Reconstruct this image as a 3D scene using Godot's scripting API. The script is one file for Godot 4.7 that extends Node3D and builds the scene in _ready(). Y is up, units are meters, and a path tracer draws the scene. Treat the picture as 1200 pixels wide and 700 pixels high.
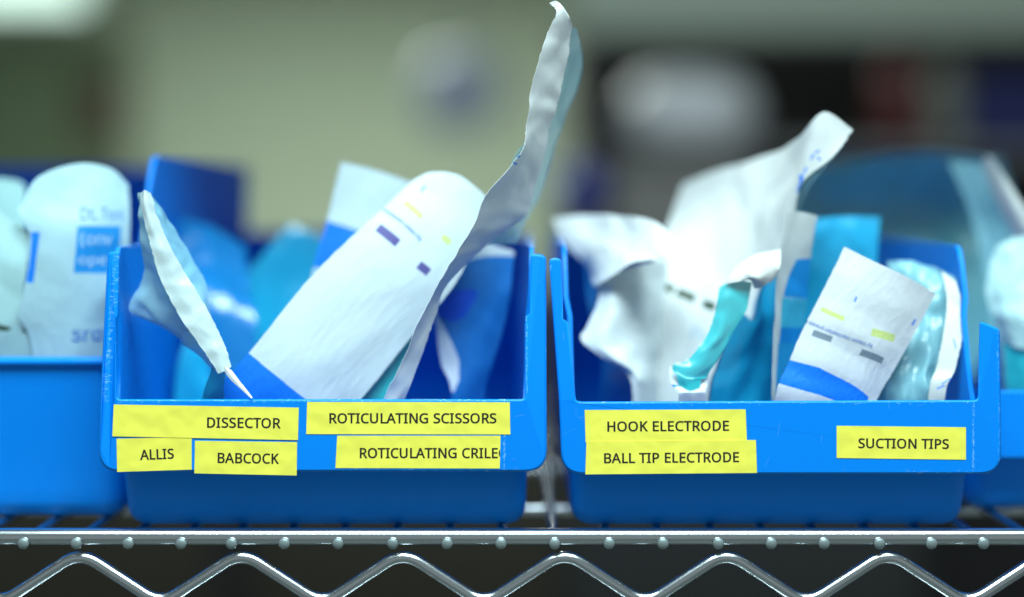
extends Node3D

# ---------------------------------------------------------------- measures
# The front of the bins stands at z = 0. One photograph pixel is 0.4 mm there.
const S := 0.0004
const D := 0.65          # camera to the front of the bins, metres
const EYE := 1.45        # camera height above the floor
const HORIZON := 235.0
const SHELF_TOP := EYE + (HORIZON - 634.0) * S       # upper side of the shelf's rungs
const BIN_FLOOR := SHELF_TOP + 0.0024                # inside bottom of a bin

var M := {}
var taken := {}
var rng := RandomNumberGenerator.new()
var font: Font
var label_font: Font

# ---------------------------------------------------------------- small helpers
func P(px: float, py: float, zmm: float) -> Vector3:
	var z := zmm * 0.001
	var k := S * (D - z) / D
	if py == 999.0:
		return Vector3((px - 600.0) * k, BIN_FLOOR + 0.0012, z)
	return Vector3((px - 600.0) * k, EYE + (HORIZON - py) * k, z)

func to_px(p: Vector3) -> Vector2:
	var k := S * (D - p.z) / D
	return Vector2(600.0 + p.x / k, HORIZON - (p.y - EYE) / k)

func numbered(n: String) -> String:
	if not taken.has(n):
		taken[n] = 0
		return n
	taken[n] += 1
	return "%s_%03d" % [n, taken[n]]

func thing(called: String, label: String, category: String, at := Vector3.ZERO, group := "") -> Node3D:
	var o := Node3D.new()
	o.name = numbered(called)
	add_child(o)
	o.position = at
	o.set_meta("label", label)
	o.set_meta("category", category)
	if group != "":
		o.set_meta("group", group)
	return o

# vertices are given in world space; a part is moved back by its thing's place
func part(called: String, mesh: Mesh, mat: Material, parent: Node3D, label := "") -> MeshInstance3D:
	var o := MeshInstance3D.new()
	o.name = called
	o.mesh = mesh
	o.material_override = mat
	parent.add_child(o, true)
	if parent != self and not (parent is MeshInstance3D):
		o.position = -parent.position
	if label != "":
		o.set_meta("label", label)
	return o

func structure(called: String, mesh: Mesh, mat: Material) -> MeshInstance3D:
	var o := part(called, mesh, mat, self)
	o.set_meta("kind", "structure")
	return o

func new_st() -> SurfaceTool:
	var st := SurfaceTool.new()
	st.begin(Mesh.PRIMITIVE_TRIANGLES)
	return st

func done(st: SurfaceTool) -> ArrayMesh:
	st.generate_normals()
	return st.commit()

func tri(st: SurfaceTool, a: Vector3, b: Vector3, c: Vector3) -> void:
	for p in [a, b, c]:
		st.set_uv(Vector2(p.x, p.y))
		st.add_vertex(p)

func quad(st: SurfaceTool, a: Vector3, b: Vector3, c: Vector3, d: Vector3) -> void:
	tri(st, a, b, c)
	tri(st, a, c, d)

# box with chamfered edges
func add_box(st: SurfaceTool, lo: Vector3, hi: Vector3, ch := 0.002) -> void:
	var c: float = minf(ch, minf(hi.x - lo.x, minf(hi.y - lo.y, hi.z - lo.z)) * 0.45)
	st.set_smooth_group(-1)
	var mid := (lo + hi) * 0.5
	var h := (hi - lo) * 0.5
	for ax in 3:
		for s in [-1.0, 1.0]:
			var u := (ax + 1) % 3
			var w := (ax + 2) % 3
			var q := []
			for k in [[-1.0, -1.0], [-1.0, 1.0], [1.0, 1.0], [1.0, -1.0]]:
				var p := mid
				p[ax] += s * h[ax]
				p[u] += k[0] * (h[u] - c)
				p[w] += k[1] * (h[w] - c)
				q.append(p)
			if s < 0:
				q.reverse()
			quad(st, q[0], q[1], q[2], q[3])
	for ax in 3:
		var u := (ax + 1) % 3
		var w := (ax + 2) % 3
		for k in [[-1.0, -1.0], [-1.0, 1.0], [1.0, 1.0], [1.0, -1.0]]:
			var q := []
			for e in [[-1.0, 0], [1.0, 0], [1.0, 1], [-1.0, 1]]:
				var p := mid
				p[ax] += e[0] * (h[ax] - c)
				p[u] += k[0] * (h[u] - (c if e[1] == 0 else 0.0))
				p[w] += k[1] * (h[w] - (0.0 if e[1] == 0 else c))
				q.append(p)
			if k[0] * k[1] > 0:
				q.reverse()
			quad(st, q[0], q[1], q[2], q[3])

func box_mesh(lo: Vector3, hi: Vector3, ch := 0.002) -> ArrayMesh:
	var st := new_st()
	add_box(st, lo, hi, ch)
	return done(st)

# rounded tube along a list of points, with domed ends
func tube_mesh(pts: PackedVector3Array, r: float, sides := 20, wob := 0.0) -> ArrayMesh:
	var st := new_st()
	var rings := []
	var n := pts.size()
	var up := Vector3(0, 0, 1)
	if absf((pts[n - 1] - pts[0]).normalized().z) > 0.7:
		up = Vector3(0, 1, 0)
	for i in n:
		var t := (pts[mini(i + 1, n - 1)] - pts[maxi(i - 1, 0)]).normalized()
		var a := t.cross(up).normalized()
		var b := a.cross(t).normalized()
		var rad := [1.0]
		var off := [0.0]
		if i == 0:
			rad = [0.0, 0.55, 0.86, 1.0]
			off = [-0.42, -0.36, -0.2, 0.0]
		elif i == n - 1:
			rad = [1.0, 0.86, 0.55, 0.0]
			off = [0.0, 0.2, 0.36, 0.42]
		for e in rad.size():
			var ring := PackedVector3Array()
			for k in sides + 1:
				var ang := TAU * float(k % sides) / sides
				var rr: float = r * rad[e] * (1.0 + wob * sin(ang * 3.0 + i * 1.7))
				ring.append(pts[i] + t * (off[e] * r) + (a * cos(ang) + b * sin(ang)) * rr)
			rings.append(ring)
	for i in rings.size() - 1:
		for k in sides:
			quad(st, rings[i][k], rings[i + 1][k], rings[i + 1][k + 1], rings[i][k + 1])
	return done(st)

# ---------------------------------------------------------------- materials
func mat(called: String, col: Color, rough := 0.5, metal := 0.0) -> StandardMaterial3D:
	var m := StandardMaterial3D.new()
	m.resource_name = called
	m.albedo_color = col.linear_to_srgb()
	m.roughness = rough
	m.metallic = metal
	return m

func noise_tex(freq: float, seed_: int, octaves := 4, size := 512, normal := false, strength := 4.0, kind := FastNoiseLite.TYPE_SIMPLEX_SMOOTH) -> NoiseTexture2D:
	var n := FastNoiseLite.new()
	n.noise_type = kind
	n.seed = seed_
	n.frequency = freq
	n.fractal_octaves = octaves
	var t := NoiseTexture2D.new()
	t.width = size
	t.height = size
	t.seamless = true
	t.noise = n
	if normal:
		t.as_normal_map = true
		t.bump_strength = strength
	return t

func ramp(t: NoiseTexture2D, stops: Array) -> NoiseTexture2D:
	var g := Gradient.new()
	var o := PackedFloat32Array()
	var c := PackedColorArray()
	for s in stops:
		o.append(s[0])
		c.append(s[1])
	g.offsets = o
	g.colors = c
	t.color_ramp = g
	return t

func make_materials() -> void:
	var grey := func(v: float) -> Color: return Color(v, v, v)
	# blue polypropylene of the bins: even dye, faint scuffs in the gloss
	M.blue = mat("blue_plastic", Color(0.0, 0.225, 0.8), 0.42)
	M.blue.uv1_triplanar = true
	M.blue.uv1_world_triplanar = true
	M.blue.uv1_scale = Vector3(9, 9, 9)
	M.blue.roughness = 1.0
	M.blue.metallic_specular = 0.3
	M.blue.roughness_texture = ramp(noise_tex(0.02, 3, 5), [[0.0, grey.call(0.34)], [1.0, grey.call(0.56)]])
	M.blue.heightmap_enabled = true
	M.blue.heightmap_texture = noise_tex(0.05, 8, 4)
	M.blue.heightmap_scale = 0.006
	M.rod = mat("chrome_wire", Color(0.62, 0.66, 0.68), 0.22, 1.0)
	M.wire_end = mat("cut_wire_end", Color(0.24, 0.29, 0.29), 0.5, 0.5)
	M.tape = mat("yellow_label_tape", Color(0.9, 0.83, 0.1), 0.36)
	M.tape.uv1_triplanar = true
	M.tape.uv1_world_triplanar = true
	M.tape.uv1_scale = Vector3(12, 12, 12)
	M.tape.heightmap_enabled = true
	M.tape.heightmap_texture = noise_tex(0.012, 31, 2)
	M.tape.heightmap_scale = 0.03
	var cr := noise_tex(0.012, 71, 4)
	cr.noise.fractal_type = FastNoiseLite.FRACTAL_RIDGED
	M.crinkle = cr
	M.ink = mat("black_print", Color(0.018, 0.016, 0.012), 0.5)
	M.blue_ink = mat("blue_print", Color(0.01, 0.13, 0.5), 0.6)
	M.pale_ink = mat("pale_print", Color(0.4, 0.62, 0.82), 0.6)
	M.teal_film = film("teal_film", Color(0.02, 0.36, 0.48), 0.62)
	M.pale_film = film("pale_film", Color(0.32, 0.66, 0.74), 0.42)
	M.cyan_film = film("cyan_film", Color(0.01, 0.42, 0.72), 0.72)
	M.blue_film = film("blue_film", Color(0.006, 0.2, 0.52), 0.8)
	M.sea_film = film("sea_green_film", Color(0.02, 0.5, 0.55), 0.75)
	M.mist_film = film("mist_film", Color(0.42, 0.74, 0.84), 0.74)
	M.deep_film = film("deep_teal_film", Color(0.26, 0.72, 0.72), 0.5)

func shiny(m: StandardMaterial3D) -> StandardMaterial3D:
	m.clearcoat_enabled = true
	m.clearcoat = 0.7
	m.clearcoat_roughness = 0.2
	return m

func film(called: String, col: Color, a: float) -> StandardMaterial3D:
	var m := mat(called, col, 0.3)
	m.transparency = BaseMaterial3D.TRANSPARENCY_ALPHA
	m.albedo_color.a = a
	m.clearcoat_enabled = true
	m.clearcoat = 0.8
	m.clearcoat_roughness = 0.12
	m.backlight_enabled = true
	m.backlight = Color(0.35, 0.4, 0.4)
	return m

# ---------------------------------------------------------------- sheets: paper and film
class Sheet:
	var rows: Array           # rows of Vector3 in world space, top to bottom, left to right
	var crumple := 0.0        # metres
	var size := 0.03          # metres between folds
	var noise: FastNoiseLite
	var fine: FastNoiseLite
	var ragged := 0.0
	var creases := []
	func spline(a: Vector3, b: Vector3, c: Vector3, d: Vector3, t: float) -> Vector3:
		return 0.5 * (2.0 * b + (c - a) * t + (2.0 * a - 5.0 * b + 4.0 * c - d) * t * t + (3.0 * b - a - 3.0 * c + d) * t * t * t)
	func along(r: Array, u: float) -> Vector3:
		var n := r.size() - 1
		var x := clampf(u, 0.0, 1.0) * n
		var i := mini(int(x), n - 1)
		var a: Vector3 = r[i - 1] if i > 0 else r[i] * 2.0 - r[i + 1]
		var d: Vector3 = r[i + 2] if i + 2 <= n else r[i + 1] * 2.0 - r[i]
		return spline(a, r[i], r[i + 1], d, x - i)
	func base(u: float, v: float) -> Vector3:
		var n := rows.size() - 1
		var y := clampf(v, 0.0, 1.0) * n
		var j := mini(int(y), n - 1)
		var q := []
		for k in [j - 1, j, j + 1, j + 2]:
			q.append(along(rows[clampi(k, 0, n)], u))
		if j == 0:
			q[0] = q[1] * 2.0 - q[2]
		if j + 2 > n:
			q[3] = q[2] * 2.0 - q[1]
		return spline(q[0], q[1], q[2], q[3], y - j)
	func normal(u: float, v: float) -> Vector3:
		var e := 0.01
		var du := base(minf(u + e, 1.0), v) - base(maxf(u - e, 0.0), v)
		var dv := base(u, minf(v + e, 1.0)) - base(u, maxf(v - e, 0.0))
		return dv.cross(du).normalized()
	func fold(p: Vector3) -> float:
		# sharp creases: slanted triangle waves that wander and fade in and out, over a soft swell
		var h := noise.get_noise_3dv(p) * 0.5
		var w := noise.get_noise_3dv(p * 0.7 + Vector3(3, 1, 2))
		for k in creases.size():
			var c: Vector4 = creases[k]
			var x := Vector3(c.x, c.y, c.z).dot(p) + c.w + w * 0.9
			var t := absf(x - floorf(x) - 0.5) * 4.0 - 1.0
			var m := clampf(0.5 + 1.6 * fine.get_noise_3dv(p * 0.45 + Vector3(k * 7, 0, k * 3)), 0.0, 1.0)
			h += t * m * (0.5 if k < 2 else 0.26)
		return h
	func at(u: float, v: float, out := 0.0) -> Vector3:
		var p := base(u, v)
		var n := normal(u, v)
		if ragged > 0.0:
			var side := (base(minf(u + 0.02, 1.0), v) - base(maxf(u - 0.02, 0.0), v)).normalized()
			var w := pow(absf(u - 0.5) * 2.0, 6.0)
			p += side * fine.get_noise_2d(v * 300.0, u * 40.0) * ragged * w
		return p + n * (out + crumple * fold(p))

func sheet(pts: Array, crumple := 0.8, folds := 26.0, ragged := 0.3, seed_ := 1) -> Sheet:
	var s := Sheet.new()
	for r in pts:
		var row := []
		for p in r:
			row.append(P(p[0], p[1], p[2]))
		s.rows.append(row)
	s.crumple = crumple * 0.001
	s.ragged = ragged * 0.001
	s.noise = FastNoiseLite.new()
	s.noise.seed = seed_
	s.noise.noise_type = FastNoiseLite.TYPE_SIMPLEX_SMOOTH
	s.noise.frequency = 1000.0 / folds * 0.5
	s.noise.fractal_octaves = 2
	s.noise.domain_warp_enabled = false
	s.fine = FastNoiseLite.new()
	s.fine.seed = seed_ + 40
	s.fine.frequency = 1000.0 / folds * 1.3
	s.fine.fractal_octaves = 2
	rng.seed = seed_ * 131 + 7
	for k in 5:
		var d := Vector3(rng.randf_range(-1, 1), rng.randf_range(-1, 1), rng.randf_range(-0.5, 0.5)).normalized()
		d *= 1000.0 / (folds * (1.5 if k < 2 else 0.7) * rng.randf_range(0.8, 1.2))
		s.creases.append(Vector4(d.x, d.y, d.z, rng.randf()))
	return s

# mesh of a sheet: both faces and the cut edge; bulge pushes the middle out along the normal
func sheet_mesh(s: Sheet, nu := 36, nv := 56, thick := 0.00016, out := 0.0, bulge := 0.0, shrink := 0.0) -> ArrayMesh:
	var st := new_st()
	var g := []
	for side in 2:
		var grid := []
		for j in nv + 1:
			var row := PackedVector3Array()
			for i in nu + 1:
				var u := lerpf(shrink, 1.0 - shrink, float(i) / nu)
				var v := lerpf(shrink, 1.0 - shrink, float(j) / nv)
				var b: float = bulge * pow(sin(PI * u) * sin(PI * v), 0.6) if bulge != 0.0 else 0.0
				row.append(s.at(u, v, out + b + (thick * 0.5 if side == 0 else -thick * 0.5)))
			grid.append(row)
		g.append(grid)
	for side in 2:
		st.set_smooth_group(side)
		for j in nv:
			for i in nu:
				var a := [[i, j], [i + 1, j], [i + 1, j + 1], [i, j + 1]]
				if side == 1:
					a.reverse()
				for k in [0, 1, 2, 0, 2, 3]:
					var c: Array = a[k]
					st.set_uv(Vector2(lerpf(shrink, 1.0 - shrink, float(c[0]) / nu), lerpf(shrink, 1.0 - shrink, float(c[1]) / nv)))
					st.add_vertex(g[side][c[1]][c[0]])
	st.set_smooth_group(2)
	var rim := []
	for i in nu + 1:
		rim.append([i, 0])
	for j in range(1, nv + 1):
		rim.append([nu, j])
	for i in range(nu - 1, -1, -1):
		rim.append([i, nv])
	for j in range(nv - 1, -1, -1):
		rim.append([0, j])
	for k in rim.size() - 1:
		var a: Array = rim[k]
		var b: Array = rim[k + 1]
		var q := [[1, a], [1, b], [0, b], [0, a]]
		for t in [0, 1, 2, 0, 2, 3]:
			var c: Array = q[t][1]
			st.set_uv(Vector2(float(c[0]) / nu, float(c[1]) / nv))
			st.add_vertex(g[q[t][0]][c[1]][c[0]])
	return done(st)

# where a point of the photograph lies on a sheet, as (u, v); used once to lay out the print
func find_uv(s: Sheet, px: Vector2) -> Vector2:
	var best := Vector2(0.5, 0.5)
	var near := 1e9
	for j in 17:
		for i in 13:
			var uv := Vector2(i / 12.0, j / 16.0)
			var d := to_px(s.base(uv.x, uv.y)).distance_squared_to(px)
			if d < near:
				near = d
				best = uv
	for it in 8:
		var c := Vector2(clampf(best.x, 0.01, 0.99), clampf(best.y, 0.01, 0.99))
		var f := to_px(s.base(c.x, c.y))
		var fu := (to_px(s.base(c.x + 0.01, c.y)) - to_px(s.base(c.x - 0.01, c.y))) / 0.02
		var fv := (to_px(s.base(c.x, c.y + 0.01)) - to_px(s.base(c.x, c.y - 0.01))) / 0.02
		var det := fu.x * fv.y - fu.y * fv.x
		if absf(det) < 1e-6:
			break
		var r := px - f
		var nxt := c + Vector2((r.x * fv.y - r.y * fv.x) / det, (fu.x * r.y - fu.y * r.x) / det)
		nxt = nxt.clamp(Vector2(-0.6, -0.6), Vector2(1.6, 1.6))
		if nxt.distance_to(best) < 1e-4:
			best = nxt
			break
		best = nxt
	return best

# paper with its print: prints = [[linear colour, [photo points ...]], ...]
func paper(called: String, s: Sheet, prints := [], tone := Color(0.8, 0.84, 0.86), w := 384, h := 512, seed_ := 1) -> StandardMaterial3D:
	var im := Image.create(w, h, false, Image.FORMAT_RGB8)
	var n := FastNoiseLite.new()
	n.seed = seed_
	n.frequency = 0.02
	n.fractal_octaves = 4
	var f := FastNoiseLite.new()
	f.seed = seed_ + 9
	f.frequency = 0.25
	for y in h:
		for x in w:
			var k := 0.86 + 0.03 * n.get_noise_2d(x, y) + 0.025 * f.get_noise_2d(x, y * 0.4)
			im.set_pixel(x, y, Color(tone.r * k, tone.g * k, tone.b * k).clamp().linear_to_srgb())
	for p in prints:
		var poly := PackedVector2Array()
		for q in p[1]:
			var uv := find_uv(s, Vector2(q[0], q[1]))
			poly.append(Vector2(uv.x * w, uv.y * h))
		var lo := poly[0]
		var hi := poly[0]
		for q in poly:
			lo = lo.min(q)
			hi = hi.max(q)
		for y in range(maxi(0, int(lo.y)), mini(h, int(hi.y) + 2)):
			for x in range(maxi(0, int(lo.x)), mini(w, int(hi.x) + 2)):
				if Geometry2D.is_point_in_polygon(Vector2(x + 0.5, y + 0.5), poly):
					var k := 1.0 + 0.1 * n.get_noise_2d(x * 2.0, y * 2.0) + 0.08 * f.get_noise_2d(x, y)
					var c: Color = p[0]
					im.set_pixel(x, y, Color(c.r * k, c.g * k, c.b * k).clamp().linear_to_srgb())
	var m := StandardMaterial3D.new()
	m.resource_name = called
	m.albedo_texture = ImageTexture.create_from_image(im)
	m.texture_repeat = false
	m.roughness = 0.5
	m.metallic_specular = 0.45
	var wide := s.base(0, 0.5).distance_to(s.base(1, 0.5))
	var long := s.base(0.5, 0).distance_to(s.base(0.5, 1))
	m.heightmap_enabled = wide / long > 0.3 and long / wide > 0.3
	m.heightmap_texture = M.crinkle
	m.heightmap_scale = 0.018
	m.backlight_enabled = true
	m.backlight = Color(0.5, 0.52, 0.52)
	return m

# print letters bent onto a sheet; baseline from a to b and cap height in photo pixels, up = direction of the letters' tops
func lettering(s: Sheet, text: String, a: Vector2, b: Vector2, tall: float, flip := false) -> ArrayMesh:
	var tm := TextMesh.new()
	tm.text = text
	tm.font = font
	tm.font_size = 32
	tm.depth = 0.0
	tm.curve_step = 3.0
	var arr := tm.get_mesh_arrays()
	var vs: PackedVector3Array = arr[Mesh.ARRAY_VERTEX]
	var idx: PackedInt32Array = arr[Mesh.ARRAY_INDEX]
	var lo := vs[0]
	var hi := vs[0]
	for v in vs:
		lo = lo.min(v)
		hi = hi.max(v)
	var along := b - a
	var up := Vector2(along.y, -along.x).normalized() * tall * (-1.0 if flip else 1.0)
	var o := find_uv(s, a)
	var du := find_uv(s, b) - o
	var dv := find_uv(s, a + up) - o
	var st := new_st()
	for k in range(0, idx.size() - 2, 3):
		for t in 3:
			var v: Vector3 = vs[idx[k + t]]
			var uv := o + du * ((v.x - lo.x) / (hi.x - lo.x)) + dv * ((v.y - lo.y) / (hi.y - lo.y))
			st.add_vertex(s.at(clampf(uv.x, 0, 1), clampf(uv.y, 0, 1), 0.00035))
	return done(st)

# ---------------------------------------------------------------- labels on the bins
# flat letters between two photo points at depth z; cut = photo x where the tape ends
func flat_letters(text: String, a: Vector2, b: Vector2, tall: float, zmm: float, cut := 9999.0) -> ArrayMesh:
	var tm := TextMesh.new()
	tm.text = text
	tm.font = label_font
	tm.font_size = 48
	tm.depth = 0.0
	tm.curve_step = 1.0
	var arr := tm.get_mesh_arrays()
	var vs: PackedVector3Array = arr[Mesh.ARRAY_VERTEX]
	var idx: PackedInt32Array = arr[Mesh.ARRAY_INDEX]
	var lo := vs[0]
	var hi := vs[0]
	for v in vs:
		lo = lo.min(v)
		hi = hi.max(v)
	var along := b - a
	var up := Vector2(along.y, -along.x).normalized() * tall
	var st := new_st()
	for k in range(0, idx.size() - 2, 3):
		var poly := PackedVector2Array()
		for t in 3:
			var v: Vector3 = vs[idx[k + t]]
			poly.append(a + along * ((v.x - lo.x) / (hi.x - lo.x)) + up * ((v.y - lo.y) / (hi.y - lo.y)))
		var kept := PackedVector2Array()
		for t in poly.size():
			var p := poly[t]
			var q := poly[(t + 1) % poly.size()]
			if p.x <= cut:
				kept.append(p)
			if (p.x <= cut) != (q.x <= cut):
				kept.append(p.lerp(q, (cut - p.x) / (q.x - p.x)))
		# heavier strokes: the outline is laid three times, a hair apart
		for o in [Vector3(0, 0, 0), Vector3(0.32, 0.1, 0.008), Vector3(0.16, 0.26, 0.016)]:
			for t in range(1, kept.size() - 1):
				for q in [kept[0], kept[t], kept[t + 1]]:
					st.add_vertex(P(minf(q.x + o.x, cut), q.y + o.y, zmm + o.z))
	return done(st)

func tape_label(bin: Node3D, words: String, corners: Array, a: Vector2, b: Vector2, tall: float, layer: int, cut := 9999.0) -> void:
	# corners: photo points TL TR BR BL; the tape follows the lip with a slight lift along its edges
	var z0 := 0.16 + 0.14 * layer
	var st := new_st()
	var nu := 24
	var nv := 6
	var lift := FastNoiseLite.new()
	lift.seed = hash(words) % 1000
	lift.frequency = 0.9
	var front := []
	for j in nv + 1:
		var row := PackedVector3Array()
		for i in nu + 1:
			var u := float(i) / nu
			var v := float(j) / nv
			var top: Vector2 = corners[0].lerp(corners[1], u)
			var bot: Vector2 = corners[3].lerp(corners[2], u)
			var p := top.lerp(bot, v)
			var e := pow(maxf(absf(u - 0.5) * 2.0, absf(v - 0.5) * 2.0), 8.0)
			row.append(P(p.x, p.y, z0 + 0.05 * e * (0.5 + lift.get_noise_2d(u * 4.0, v * 3.0))))
		front.append(row)
	for j in nv:
		for i in nu:
			quad(st, front[j][i], front[j][i + 1], front[j + 1][i + 1], front[j + 1][i])
	st.set_smooth_group(1)
	var back := Vector3(0, 0, -0.00012)
	for j in nv:
		for i in nu:
			quad(st, front[j + 1][i] + back, front[j + 1][i + 1] + back, front[j][i + 1] + back, front[j][i] + back)
	st.set_smooth_group(-1)
	for i in nu:
		quad(st, front[0][i] + back, front[0][i + 1] + back, front[0][i + 1], front[0][i])
		quad(st, front[nv][i], front[nv][i + 1], front[nv][i + 1] + back, front[nv][i] + back)
	for j in nv:
		quad(st, front[j][0] + back, front[j][0], front[j + 1][0], front[j + 1][0] + back)
		quad(st, front[j][nu], front[j][nu] + back, front[j + 1][nu] + back, front[j + 1][nu])
	var o := part("tape_label", done(st), M.tape, bin, "yellow tape label reading %s" % words)
	part("lettering", flat_letters(words, a, b, tall, z0 + 0.07, cut), M.ink, o)

# ---------------------------------------------------------------- bins
func rounded(pts: Array, radii: Array, steps := 6) -> PackedVector2Array:
	var out := PackedVector2Array()
	var n := pts.size()
	for i in n:
		var p: Vector2 = pts[i]
		var a: Vector2 = pts[(i + n - 1) % n]
		var b: Vector2 = pts[(i + 1) % n]
		var r: float = radii[i]
		if r <= 0.0:
			out.append(p)
			continue
		var pa := p + (a - p).normalized() * minf(r, p.distance_to(a) * 0.48)
		var pb := p + (b - p).normalized() * minf(r, p.distance_to(b) * 0.48)
		for k in steps + 1:
			var t := float(k) / steps
			out.append(pa.lerp(p, t).lerp(p.lerp(pb, t), t))
	return out

# the front frame of a bin: an outline in photo pixels, given depth, rounded edges and a backward lean above the lip
func frame_mesh(outline: PackedVector2Array, z0: float, thick: float, lip: float, lean: float) -> ArrayMesh:
	var st := new_st()
	var n := outline.size()
	var area := 0.0
	for i in n:
		area += outline[i].cross(outline[(i + 1) % n])
	var inset := func(d: float) -> PackedVector2Array:
		var r := PackedVector2Array()
		for i in n:
			var e1 := (outline[i] - outline[(i + n - 1) % n]).normalized()
			var e2 := (outline[(i + 1) % n] - outline[i]).normalized()
			var m1 := Vector2(-e1.y, e1.x) * signf(area)
			var m2 := Vector2(-e2.y, e2.x) * signf(area)
			var m := (m1 + m2).normalized()
			r.append(outline[i] + m * d / maxf(0.5, m.dot(m1)))
		return r
	var put := func(p: Vector2, z: float) -> Vector3:
		return P(p.x, p.y, z - maxf(0.0, lip - p.y) * lean)
	var rings := [[inset.call(2.4), z0], [inset.call(1.2), z0 - 0.2], [inset.call(0.35), z0 - 0.65], [outline, z0 - 1.5], [outline, z0 - thick]]
	st.set_smooth_group(0)
	for k in rings.size() - 1:
		var a: PackedVector2Array = rings[k][0]
		var b: PackedVector2Array = rings[k + 1][0]
		for i in n:
			var j := (i + 1) % n
			var q := [put.call(a[i], rings[k][1]), put.call(a[j], rings[k][1]), put.call(b[j], rings[k + 1][1]), put.call(b[i], rings[k + 1][1])]
			if area > 0:
				q.reverse()
			quad(st, q[0], q[1], q[2], q[3])
	for face in 2:
		var ring: PackedVector2Array = rings[0][0] if face == 0 else outline
		var z: float = z0 if face == 0 else z0 - thick
		st.set_smooth_group(-1)
		var t := Geometry2D.triangulate_polygon(outline)
		for k in range(0, t.size(), 3):
			var q := [ring[t[k]], ring[t[k + 1]], ring[t[k + 2]]]
			var c: float = (q[1] - q[0]).cross(q[2] - q[0])
			if (c < 0) == (face == 0):
				q.reverse()
			tri(st, put.call(q[0], z), put.call(q[1], z), put.call(q[2], z))
	return done(st)

# the tub of a bin. xl, xr: outer bottom corners at the front (world x); depth; heights above the shelf
func tub_mesh(xl: float, xr: float, zf: float, zb: float, low: float, high: float, draft: float, front_draft: float, slope: float, ledge: float) -> ArrayMesh:
	var st := new_st()
	var rc := 0.011
	var wall := 0.0022
	# outline at the bottom, anticlockwise seen from above from the front left corner: [x, z, outward x, outward z]
	var ring := []
	var arc := func(cx: float, cz: float, a0: float) -> void:
		for k in 7:
			var a := a0 + (PI / 2) * k / 6.0
			ring.append([cx + cos(a) * rc, cz + sin(a) * rc, cos(a), sin(a)])
	arc.call(xl + rc, zf - rc, PI / 2)       # front left: +z to -x
	for k in range(1, 60):
		var t := pow(k / 60.0, 1.6)
		ring.append([xl, lerpf(zf - rc, zb + rc, t), -1.0, 0.0])
	arc.call(xl + rc, zb + rc, PI)
	for k in range(1, 12):
		ring.append([lerpf(xl + rc, xr - rc, k / 12.0), zb, 0.0, -1.0])
	arc.call(xr - rc, zb + rc, PI * 1.5)
	for k in range(1, 60):
		var t := 1.0 - pow(1.0 - k / 60.0, 1.6)
		ring.append([xr, lerpf(zb + rc, zf - rc, t), 1.0, 0.0])
	arc.call(xr - rc, zf - rc, 0.0)
	for k in range(1, 30):
		ring.append([lerpf(xr - rc, xl + rc, k / 30.0), zf, 0.0, 1.0])
	var n := ring.size()
	var outer := []
	var inner := []
	var rows := 16
	for i in n:
		var r: Array = ring[i]
		var back: float = zf - r[1]
		var top: float = lerpf(low, high, smoothstep(rc * 0.7, rc * 0.7 + slope, back)) if back > rc * 0.7 else low
		var oc := PackedVector3Array()
		var ic := PackedVector3Array()
		for j in rows + 1:
			var y: float
			var inw := 0.0
			var fil := 0.009
			if j < 5:
				var a := (PI / 2) * j / 5.0
				y = fil * (1.0 - cos(a))
				inw = fil * (1.0 - sin(a))
			else:
				y = lerpf(fil, top, float(j - 5) / (rows - 5))
			var out: float = draft * y - inw + (0.0016 * smoothstep(ledge - 0.0015, ledge + 0.0015, y))
			var outz: float = draft * y - inw
			var shear: float = front_draft * minf(y, low) * (1.0 - smoothstep(rc, 0.1, back))
			oc.append(Vector3(r[0] + r[2] * out, SHELF_TOP + y, r[1] + r[3] * outz + shear))
			var yi: float = maxf(y, wall) if j < rows else y
			ic.append(Vector3(r[0] + r[2] * (out - wall), SHELF_TOP + yi, r[1] + r[3] * (outz - wall) + shear))
		outer.append(oc)
		inner.append(ic)
	for i in n:
		var j := (i + 1) % n
		for k in rows:
			st.set_smooth_group(0)
			quad(st, outer[i][k], outer[j][k], outer[j][k + 1], outer[i][k + 1])
			st.set_smooth_group(1)
			quad(st, inner[i][k + 1], inner[j][k + 1], inner[j][k], inner[i][k])
		st.set_smooth_group(2)
		quad(st, outer[i][rows], outer[j][rows], inner[j][rows], inner[i][rows])
		st.set_smooth_group(3)
		var c := Vector3((xl + xr) * 0.5, SHELF_TOP, (zf + zb) * 0.5)
		tri(st, c, outer[j][0], outer[i][0])
		st.set_smooth_group(4)
		tri(st, c + Vector3(0, wall, 0), inner[i][0], inner[j][0])
	return done(st)

func rim_strip(pts: PackedVector3Array, r: float) -> ArrayMesh:
	return tube_mesh(pts, r, 10)

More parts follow.
